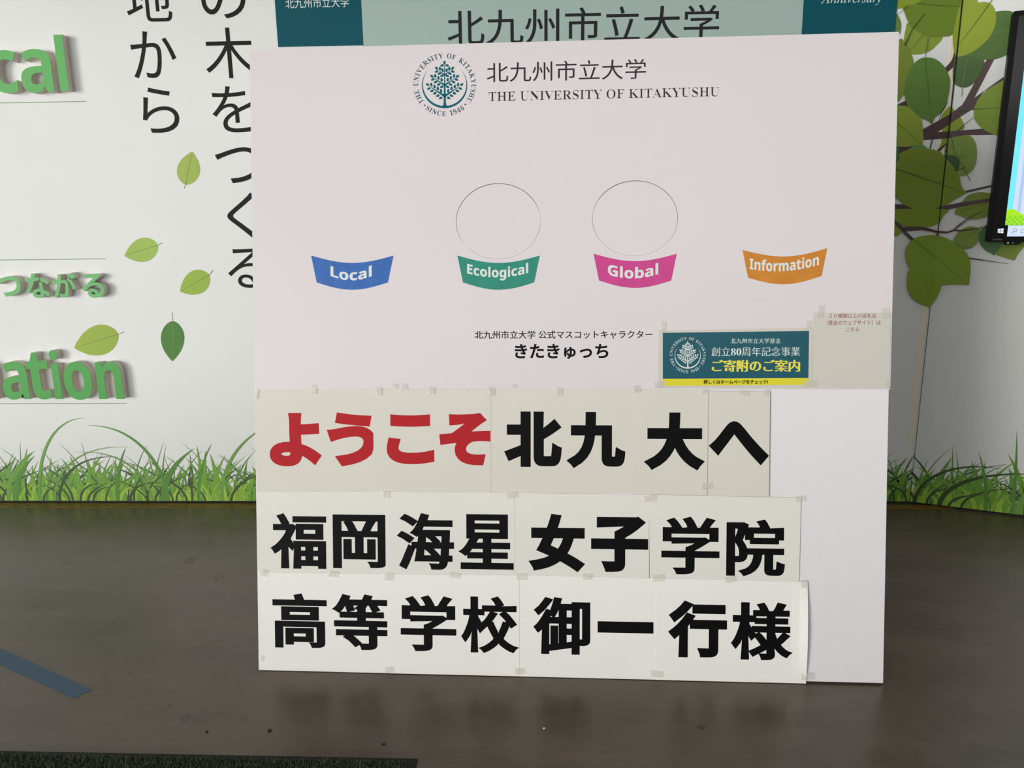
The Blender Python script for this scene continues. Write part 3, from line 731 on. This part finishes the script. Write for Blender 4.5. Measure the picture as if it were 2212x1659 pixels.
def sheet(quad, n, m, label, lift=0, group=None, name='paper_sheet', th_=.0004):
    """quad: TL TR BR BL on the photograph"""
    q = [board.hit(x, y, n) for x, y in quad]
    q = [(a, max(b, .0012)) for a, b in q]
    t = thing(name, tuple(board.p3((q[2][0] + q[3][0]) / 2, (q[2][1] + q[3][1]) / 2, n)), label, 'paper sheet', group)
    NX, NY = 20, 12; V = []; F = []
    for side in (0, 1):
        for j in range(NY + 1):
            for i in range(NX + 1):
                s, r = i / NX, j / NY
                u = (q[0][0] * (1 - s) + q[1][0] * s) * (1 - r) + (q[3][0] * (1 - s) + q[2][0] * s) * r
                v = (q[0][1] * (1 - s) + q[1][1] * s) * (1 - r) + (q[3][1] * (1 - s) + q[2][1] * s) * r
                e = 0
                if lift:
                    e = lift * max(0, (s - .92) / .08) ** 1.5 * (math.sin(math.pi * min(1, max(0, r * 1.1 - .05))) ** .7)
                V.append(board.p3(u, v, n + e - side * th_))
    K = (NX + 1) * (NY + 1); idx = lambda i, j, s=0: s * K + j * (NX + 1) + i
    for j in range(NY):
        for i in range(NX):
            F.append((idx(i, j), idx(i, j + 1), idx(i + 1, j + 1), idx(i + 1, j))); F.append((idx(i, j, 1), idx(i + 1, j, 1), idx(i + 1, j + 1, 1), idx(i, j + 1, 1)))
    for i in range(NX):
        F.append((idx(i, 0), idx(i + 1, 0), idx(i + 1, 0, 1), idx(i, 0, 1))); F.append((idx(i, NY), idx(i, NY, 1), idx(i + 1, NY, 1), idx(i + 1, NY)))
    for j in range(NY):
        F.append((idx(0, j), idx(0, j, 1), idx(0, j + 1, 1), idx(0, j + 1))); F.append((idx(NX, j), idx(NX, j + 1), idx(NX, j + 1, 1), idx(NX, j, 1)))
    mesh('paper', V, F, m, t, smooth=False)
    return t
def tape(parent, x, y, wpx, hpx, n, ang=0):
    uc, vc = board.hit(x, y, n); s = 1.28e-3; w_, h_ = wpx * s / 2, hpx * s / 2; c, d = math.cos(ang), math.sin(ang)
    pts = [(uc + a * w_ * c - b * h_ * d, max(.001, vc + a * w_ * d + b * h_ * c)) for a, b in ((-1, -1), (.2, -1.08), (1, -1), (1.05, .1), (1, 1), (-.3, 1.05), (-1, 1), (-.95, 0))]
    slab('tape', board, pts, n - .0001, n, TAPEM, parent)
SHEETS = [
    ('r1', [(550.5, 841), (808, 840.5), (810, 1063.5), (554, 1063.5)], .0010, 0, 'white sheet with two red hiragana, first in the top row', [('よ', (582, 892, 694.6, 1007.6), .056), ('う', (706, 891, 813, 1007.6), .056)], 806.5, RED),
    ('r1', [(806, 841), (1060.5, 840), (1060.5, 1064), (808, 1063.5)], .0017, 0, 'white sheet with two red hiragana, second in the top row', [('こ', (835, 895, 938, 1002.7), .056), ('そ', (949, 892, 1064, 1005), .056)], 1059.3, RED),
    ('r1', [(1059.5, 841), (1367, 841.5), (1367.5, 1066), (1059.5, 1064)], .0010, 0, 'white sheet with the black kanji for north and nine in the top row', [('北', (1089, 889, 1213.4, 1008.7), .056), ('九', (1223.4, 890, 1351, 1011.7), .056)], None, BLACK),
    ('r1', [(1366, 841.5), (1530, 843), (1527.5, 1070), (1367, 1066)], .0017, 0, 'narrow white sheet with one large black character between two other sheets of the top row', [('大', (1391, 891, 1523, 1016), .06)], None, BLACK),
    ('r1', [(1531, 845), (1663.5, 845.5), (1661, 1073.5), (1529, 1071)], .0050, 0, 'narrow white sheet with a single black hiragana at the right end of the top row', [('へ', (1531, 910, 1661.5, 1005), .06)], None, BLACK),
    ('r2', [(555, 1062), (834, 1062), (836, 1242), (557, 1238)], .0024, 1, 'white sheet with two black kanji, first in the middle row', [('福', (584, 1109, 705, 1228.4), .034), ('岡', (719, 1111.8, 835, 1228), .034)], 832.6, BLACK),
    ('r2', [(832.5, 1062), (1111.5, 1064), (1112, 1246), (835, 1242)], .0031, 1, 'white sheet with two black kanji, second in the middle row', [('海', (856.8, 1108.5, 980.7, 1230.6), .034), ('星', (990, 1111, 1109.6, 1230), .034)], None, BLACK),
    ('r2', [(1110.5, 1064), (1401.5, 1069), (1402, 1249), (1112, 1246)], .0024, 1, 'white sheet with the black characters for woman and child in the middle row', [('女', (1141.5, 1110, 1264, 1235.5), .056), ('子', (1276.8, 1115.8, 1401, 1236), .056)], 1400, BLACK),
    ('r2', [(1401, 1068.5), (1730.5, 1075.5), (1726, 1258), (1404, 1252)], .0031, 1, 'white sheet with two black kanji at the right end of the middle row', [('学', (1428.7, 1116, 1554.3, 1241), .034), ('院', (1569, 1122, 1696, 1245.5), .034)], None, BLACK),
    ('r3', [(557, 1236), (838, 1240), (840.5, 1458.5), (559, 1450)], .0038, 2, 'white sheet with two black kanji, first in the bottom row', [('高', (589, 1282, 706, 1399.8), .034), ('等', (717, 1283.8, 841, 1404), .034)], 836.5, BLACK),
    ('r3', [(837, 1240), (1122, 1242.5), (1122.5, 1461), (840, 1460.5)], .0045, 2, 'white sheet with two black kanji, second in the bottom row', [('学', (865.4, 1285.8, 985.5, 1407), .034), ('校', (996, 1288, 1121, 1411), .03)], None, BLACK),
    ('r3', [(1121.5, 1242), (1419, 1249.5), (1418, 1472.5), (1122, 1461.5)], .0038, 2, 'white sheet with a black kanji and a long single dash, third in the bottom row', [('御', (1151.7, 1290, 1275, 1413.6), .034), ('一', (1291, 1343, 1411.5, 1367.5), .03)], None, BLACK),
    ('r3', [(1418, 1249), (1744.5, 1256.5), (1741, 1480.5), (1417, 1473)], .0045, 2, 'white sheet with two black kanji at the right end of the bottom row', [('行', (1443, 1297.4, 1570.4, 1420.5), .046), ('様', (1579, 1301, 1713, 1426), .034)], None, BLACK),
]
made = []
for row, quad, n, pm, lb, chars, cl, ink in SHEETS:
    last = quad[1][0] in (1744.5,)
    t = sheet(quad, n, PAPER[pm], lb, lift=.010 if last else 0, group='taped letter sheets on the panel')
    for ch, bb, wt in chars:
        place_glyph('printed_character', board, ch, bb, n + .00035, ink, t, rx=wt + (.004 if wt < .04 else 0), ry=wt * .62 if wt < .04 else wt, clampx=cl if (cl and bb[2] > cl - 3) else None)
    made.append((t, quad))
def near_sheet(x, y):
    best = None
    for t, qd in made:
        cx_ = sum(p[0] for p in qd) / 4; cy_ = sum(p[1] for p in qd) / 4; w_ = abs(qd[1][0] - qd[0][0]) / 2; h_ = abs(qd[3][1] - qd[0][1]) / 2
        d = max(abs(x - cx_) - w_, 0) + max(abs(y - cy_) - h_, 0) + .001 * (abs(x - cx_) + abs(y - cy_))
        if best is None or d < best[0]: best = (d, t)
    return best[1]
rt = random.Random(3)
for x, y, w_, h_ in [(677, 841, 12, 22), (817, 845, 15, 20), (853, 834, 13, 10), (873, 835, 14, 13), (932, 843, 14, 16), (1060, 845, 15, 20), (1111, 834, 12, 9), (1206, 846, 14, 18), (1375, 841, 16, 16),
                     (1522, 847, 16, 10), (1608, 849, 24, 10), (1655, 848, 12, 12), (553, 852, 6, 22), (833, 1069, 18, 14), (1105, 1070, 24, 13), (1404, 1077, 28, 14), (1527, 1051, 26, 15), (1728, 1078, 22, 12),
                     (569, 1238, 18, 16), (719, 1240, 24, 14), (840, 1246, 22, 16), (982, 1243, 25, 12), (1126, 1246, 24, 14), (1268, 1246, 22, 13), (1422, 1249, 27, 15), (1577, 1252, 25, 13), (1737, 1262, 15, 16),
                     (566, 1422, 8, 13), (841, 1447, 20, 14), (1122, 1450, 22, 13), (1419, 1456, 28, 14), (1744, 1462, 27, 15)]:
    tape(near_sheet(x, y), x, y, w_, h_, .0062 + rt.random() * .0002, rt.uniform(-.15, .15))

# ---- donation notice and the small notice beside it
LAM = mat('laminate_greybeige', rgb(212, 209, 198), .35, .5, bump=.1, bscale=12)
t = sheet([(1423, 714), (1754.5, 708), (1753.5, 838.5), (1421.5, 838.5)], .0050, LAM, 'teal and yellow laminated donation notice taped to the panel', name='donation_notice')
t['category'] = 'notice'
NT = .0053
flat('printed_field', board, [board.hit(x, y, NT) for x, y in [(1431.6, 719), (1747.7, 714.8), (1746.3, 816.5), (1431.8, 818.2)]], NT, mat('notice_teal', rgb(20, 88, 102), .35, .5), t)
flat('printed_stripe', board, [board.hit(x, y, NT) for x, y in [(1431.8, 818.2), (1746.3, 816.5), (1746, 831), (1431.8, 833.6)]], NT, mat('notice_yellow', rgb(228, 218, 50), .4, .4), t)
NI = NT + .0003
CREAM = mat('notice_white_ink', rgb(222, 232, 226), .4); YEL = mat('notice_yellow_ink', rgb(236, 226, 84), .4)
place_glyph('printed_line_of_text', board, '北九州市立大学基金', (1578.5, 730.8, 1686.6, 741.8), NI, CREAM, t, rx=.012, ry=-.012)
place_glyph('printed_line_of_text', board, '創立' + serif('80') + '周年記念事業', (1536.8, 749.5, 1728.5, 769.3), NI, CREAM, t, rx=.01, ry=-.012)
place_glyph('printed_line_of_text', board, 'ご寄附のご案内', (1537.5, 777.3, 1728.5, 803), NI, YEL, t, rx=.045, ry=0)
place_glyph('printed_line_of_text', board, '詳しくはホームページをチェック!', (1520, 820.3, 1659, 829.6), NI, INK, t, rx=.03)
emblem(t, board, lambda x, y: (1485.7 + (x - 836) * .0556, 767 + (y - 858) * .0556), NI, CREAM, CREAM)
for x, y, w_, h_ in [(1433, 706, 12, 24), (1747, 702, 13, 18), (1425, 831, 26, 14), (1750, 829, 28, 14)]: tape(t, x, y, w_, h_, .0060, rt.uniform(-.1, .1))
t = sheet([(1756.8, 676), (1924.2, 676), (1921.5, 839), (1753.8, 839)], .0054, LAM, 'small pale notice with three lines of dark red writing at the right edge', name='reward_notice')
t['category'] = 'notice'
DR = mat('notice_dark_red', rgb(158, 62, 72), .5); NI = .0057
place_glyph('printed_line_of_text', board, '２０種類以上の返礼品', (1791.5, 677.3, 1892.5, 687), NI, DR, t, rx=0)
place_glyph('printed_line_of_text', board, '（基金のウェブサイト）は', (1786, 691.5, 1902.5, 702.3), NI, DR, t, rx=0)
place_glyph('printed_line_of_text', board, 'こちら', (1827.5, 707, 1856, 716), NI, DR, t, rx=0)
for x, y, w_, h_ in [(1773, 673, 14, 24), (1914, 677, 16, 24), (1918, 833, 10, 14)]: tape(t, x, y, w_, h_, .0062, rt.uniform(-.1, .1))

# ------------------------------------------------------------------ wall-mounted display at the right
DT = .075
tv = Frame(right.O + right.N * DT, right.U, right.V)
u0, v0 = tv.hit(2132.5, 523); u1_, v1 = tv.hit(2187.5, 24.5)
u0 = (u0 + u1_) / 2; Ht = v1 - v0; Wt = (Ht) * 1.72
t = thing('wall_display', tuple(right.p3(u0 + Wt / 2, v0, DT)), 'large black wall-mounted display with a lit screen, cut by the right edge', 'monitor')
BZ = mat('display_bezel_black', rgb(6, 6, 8), .45, .15)
def rr(u0, v0, u1, v1, r, k=5):
    P = []
    for cx_, cy_, a0 in ((u1 - r, v1 - r, 0), (u0 + r, v1 - r, 90), (u0 + r, v0 + r, 180), (u1 - r, v0 + r, 270)):
        for i in range(k): a = math.radians(a0 + 90 * i / (k - 1)); P.append((cx_ + r * math.cos(a), cy_ + r * math.sin(a)))
    return P
slab('housing', right, rr(u0, v0, u0 + Wt, v1, .006), DT - .045, DT - .003, BZ, t)
su0, sv0 = tv.hit(2144.3, 511.3); sv1 = v1 - (sv0 - v0) * .8; su1 = u0 + Wt - (su0 - u0)
rim = rr(u0, v0, u0 + Wt, v1, .006)
slab('bezel', right, rim, DT - .003, DT, BZ, t, holes=[[(su0, sv0), (su1, sv0), (su1, sv1), (su0, sv1)]])
slab('screen_glass', right, [(su0, sv0), (su1, sv0), (su1, sv1), (su0, sv1)], DT - .0035, DT - .002, mat('screen_glass_black', rgb(8, 8, 10), .2, .3), t)
slab('wall_bracket', right, rr(u0 + Wt * .3, v0 + Ht * .3, u0 + Wt * .7, v0 + Ht * .7, .01), 0, DT - .045, mat('bracket_black', rgb(25, 25, 27), .5), t)
def scr(name, P, col, st, n=-.0016):
    f2 = Frame(right.O + right.N * (DT + n), right.U, right.V)
    return flat(name, f2, [f2.hit(x, y) if not isinstance(x, str) else y for x, y in P], 0, mat('screen_' + name, rgb(*col), emit=st), t)
f2 = Frame(right.O + right.N * (DT - .0016), right.U, right.V)
iu0 = f2.hit(2171, 486)[0]; iv0 = f2.hit(2171, 486.5)[1]; tb0 = f2.hit(2176, 510.8)[1]; ue = su1 - .03
def srect(name, a, b, c, d, col, st, n): flat(name, Frame(right.O + right.N * (DT + n), right.U, right.V), [(a, b), (c, b), (c, d), (a, d)], 0, mat('screen_' + name, rgb(*col), emit=st), t)
srect('screen_picture', iu0, iv0, ue, sv1 - .002, (206, 226, 250), 1.0, -.0017)
srect('picture_cyan_band', iu0, iv0, iu0 + .020, sv1 - .002, (120, 236, 248), 1.0, -.0014)
srect('picture_lavender_band', iu0 + .036, iv0, iu0 + .046, sv1 - .002, (178, 200, 240), 1.0, -.0014)
tu0 = f2.hit(2176.5, 499)[0]
srect('search_box', tu0, tb0, ue, iv0 - .001, (214, 228, 250), 1.0, -.0014)
hv = lambda y: f2.hit(2190, y)[1]; hu = lambda x, y=500: f2.hit(x, y)[0]
flat('picture_lime_field', Frame(right.O + right.N * (DT - .0012), right.U, right.V), [(iu0, iv0), (ue, iv0), (ue, hv(463)), (iu0 + .055, hv(463)), (iu0 + .025, hv(452)), (iu0, hv(452))], 0, mat('screen_lime', rgb(170, 232, 20), emit=1.0), t)
V = []; F = []; cs_ = .009
fq = Frame(right.O + right.N * (DT - .0010), right.U, right.V)
for i in range(30):
    for j in range(7):
        if (i + j) % 2 == 0 and iv0 + (j + 1) * cs_ < hv(465):
            a, b = iu0 + i * cs_, iv0 + j * cs_; s = len(V)
            V += [fq.p3(a, b), fq.p3(a + cs_, b), fq.p3(a + cs_, b + cs_), fq.p3(a, b + cs_)]; F.append((s, s + 1, s + 2, s + 3))
mesh('picture_lime_checks', V, F, mat('screen_green', rgb(120, 218, 30), emit=1.0), t)
WH = mat('screen_white', rgb(240, 246, 255), emit=1.0); GREYI = mat('screen_icon_grey', rgb(70, 80, 110), .5)
# four-pane start mark
P0 = [(2155.5, 494.5), (2160.3, 494), (2160.3, 498.3), (2155.2, 498.4)]
for P_ in (P0, [(2161.3, 493.9), (2168, 493.3), (2167.7, 498.2), (2161.1, 498.3)], [(2155.1, 499.4), (2160.2, 499.4), (2160.2, 503.4), (2155, 502.8)], [(2161.1, 499.4), (2167.6, 499.4), (2167.3, 504), (2161, 503.5)]):
    flat('start_mark_pane', f2, [f2.hit(*p) for p in P_], .0003, WH, t)
# magnifier
V = []; F = []; cxx, cyy = 2192.5, 497.3
for i in range(20):
    a = 2 * math.pi * i / 20
    for r_ in (3.9, 3.1): V.append(f2.p3(*f2.hit(cxx + r_ * math.cos(a), cyy + r_ * math.sin(a)), .0006))
for i in range(20): F.append((2 * i, 2 * i + 1, (2 * i + 3) % 40, (2 * i + 2) % 40))
s = len(V); V += [f2.p3(*f2.hit(x, y), .0006) for x, y in [(2189.4, 499.3), (2190.2, 500.1), (2185.6, 504.2), (2185, 503.6)]]; F.append((s, s + 1, s + 2, s + 3))
mesh('magnifier_icon', V, F, GREYI, t)
place_glyph('screen_character', f2, 'こ', (2204.5, 495.5, 2211, 503), .0006, GREYI, t, rx=0)
place_glyph('maker_lettering', tv, sans_bold('TOSHIBA'), (2143.2, 515.8, 2165, 519), .0004, mat('bezel_grey_ink', rgb(120, 120, 124), .4), t, rx=0)
a0, b0_ = tv.hit(2169.6, 523); a1_, b1_ = tv.hit(2202.5, 528.7)
slab('sensor_bar', right, [(a0, b1_), (a1_, b1_), (a1_, v0), (a0, v0)], DT - .02, DT - .002, BZ, t)
for xx, cc in ((2177.7, (230, 235, 160)), (2188, (110, 112, 115))):
    c_ = tv.hit(xx, 524.8); flat('indicator_light', right, [(c_[0] + .003 * math.cos(q), c_[1] + .0024 * math.sin(q)) for q in np.linspace(0, 2 * math.pi, 10, endpoint=False)], DT - .0015, mat('led_%d' % cc[0], rgb(*cc), emit=.8), t)

# ------------------------------------------------------------------ things on the floor
q = [floor_at(*p) for p in ((0, 1400), (199, 1491), (188, 1496.5), (178, 1499), (160.5, 1509), (0, 1435.5))]
d = (q[0] - q[1]); d2 = (q[5] - q[4])
q[0] = q[0] + _n(d) * 1.0; q[5] = q[5] + _n(d2) * 1.0
V = [(p[0], p[1], .0001) for p in q] + [(p[0], p[1], .0007) for p in q]
o = mesh('floor_tape', V, [(5, 4, 3, 2, 1, 0), (6, 7, 8, 9, 10, 11)] + [(i, (i + 1) % 6, 6 + (i + 1) % 6, 6 + i) for i in range(6)], mat('blue_tape', rgb(56, 88, 112), .5, .4, vary=.05, vscale=20)); fix_normals(o)
props(o, 'strip of dark blue tape stuck diagonally on the floor at the left', 'tape')

# green pile mat with black rubber border
A = floor_at(0, 1622.5); B = floor_at(903.5, 1639.5); C_ = floor_at(900.5, 1659)
ux = _n(B - A); uy = np.array([ux[1], -ux[0], 0.]); uy = uy if uy[1] < 0 else -uy
mw, md = 1.9, .75
mt = thing('door_mat', tuple(B - ux * mw / 2 + uy * md / 2), 'green pile entrance mat with a black rubber border on the floor in front', 'mat')
def mp_(a, b, z): return B - ux * a + uy * b + np.array([0, 0, z])
V = []
for z in (0, .004):
    g_ = 0 if z == 0 else .004
    V += [mp_(g_, g_, z), mp_(mw - g_, g_, z), mp_(mw - g_, md - g_, z), mp_(g_, md - g_, z)]
o = mesh('rubber_base', V, [(0, 3, 2, 1), (4, 5, 6, 7), (0, 1, 5, 4), (1, 2, 6, 5), (2, 3, 7, 6), (3, 0, 4, 7)], mat('rubber_black', rgb(30, 28, 24), .7, .3), mt); fix_normals(o)
rg = np.random.default_rng(4); st = .0052; V = []; F = []; MI = []
for i in range(int((mw - .05) / st)):
    for j in range(int((md - .05) / st)):
        c = mp_(.027 + i * st + rg.uniform(-.002, .002), .018 + j * st + rg.uniform(-.002, .002), .004)
        a = rg.uniform(0, math.pi); wd = rg.uniform(.0018, .003); h = rg.uniform(.006, .0095); lx, ly = rg.uniform(-.004, .004, 2)
        dx, dy = math.cos(a) * wd, math.sin(a) * wd; s = len(V)
        V += [c + (dx, dy, 0), c - (dx, dy, 0), c + (-dy, dx, 0), c + (lx, ly, h)]
        F += [(s, s + 1, s + 3), (s + 1, s + 2, s + 3), (s + 2, s, s + 3)]; mi = int(rg.integers(0, 3)); MI += [mi] * 3
o = mesh('pile', V, F, [mat('pile_green_%d' % i, rgb(*c), .9, .2) for i, c in enumerate([(58, 70, 50), (76, 90, 66), (96, 108, 86)])], mt, MI); o['kind'] = 'stuff'

# stains and crumbs
def disc(name, x, y, rx, ry, m, z=.0004, k=12, rot=0, ring=0):
    c = floor_at(x, y); V = []
    for i in range(k):
        a = 2 * math.pi * i / k; V.append((c[0] + rx * math.cos(a) * (1 + .15 * math.sin(3 * a + x)), c[1] + ry * math.sin(a), z))
    if ring:
        V += [(c[0] + (p[0] - c[0]) * ring, c[1] + (p[1] - c[1]) * ring, z) for p in V[:k]]
        F = [(i, (i + 1) % k, k + (i + 1) % k, k + i) for i in range(k)]
    else: F = [tuple(range(k))]
    return mesh(name, V, F, m, fl)
ST = mat('floor_stain', rgb(70, 56, 38), .5); SD = mat('floor_scuff', rgb(72, 64, 55), .45)
disc('stain', 1515, 1571, .011, .008, ST)
for x, y, r_ in [(411, 1211, .020), (473, 1248, .014), (150, 1216, .010), (400, 1552, .009), (1943, 1160, .016), (1998, 1210, .014), (527, 1553, .007)]:
    disc('scuff_ring', x, y, r_, r_ * 1.5, SD, ring=.9, k=20)
disc('scuff_ring', 411, 1211, .010, .016, SD, z=.0005, ring=.8, k=18)
for x, y in [(367, 1523), (1960, 1146), (1970, 1147), (246, 1345), (225, 1459), (280, 1454)]: disc('scuff_mark', x, y, .005 if x < 1900 else .02, .003, SD)
def crumb(x, y, r, col, lb, fl_=.6, sy=1):
    c = floor_at(x, y); V = []; F = []; rc = random.Random(int(x))
    import bmesh
    bm = bmesh.new(); bmesh.ops.create_icosphere(bm, subdivisions=1, radius=r)
    for v in bm.verts: v.co = Vector((v.co.x * rc.uniform(.7, 1.2), v.co.y * sy * rc.uniform(.7, 1.2), v.co.z * fl_ * rc.uniform(.8, 1.1)))
    zz = min(v.co.z for v in bm.verts)
    for v in bm.verts: v.co.z -= zz
    me = bpy.data.meshes.new('crumb'); bm.to_mesh(me); bm.free(); me.materials.append(mat('crumb_%d' % col[0], rgb(*col), .7))
    o = bpy.data.objects.new('crumb', me); COL.objects.link(o); o.location = (c[0], c[1], 0)
    props(o, lb, 'crumb')
crumb(1175, 1575, .0045, (216, 196, 176), 'tiny pale pebble lying on the floor in front of the panel')
crumb(582, 1579, .006, (34, 28, 24), 'small dark crumb on the floor just above the mat', .4)
crumb(447, 1581, .004, (42, 33, 26), 'tiny dark crumb on the floor above the middle of the mat', .5)
crumb(829, 1608, .007, (36, 28, 22), 'thin dark sliver on the floor near the mat corner', .3, .35)
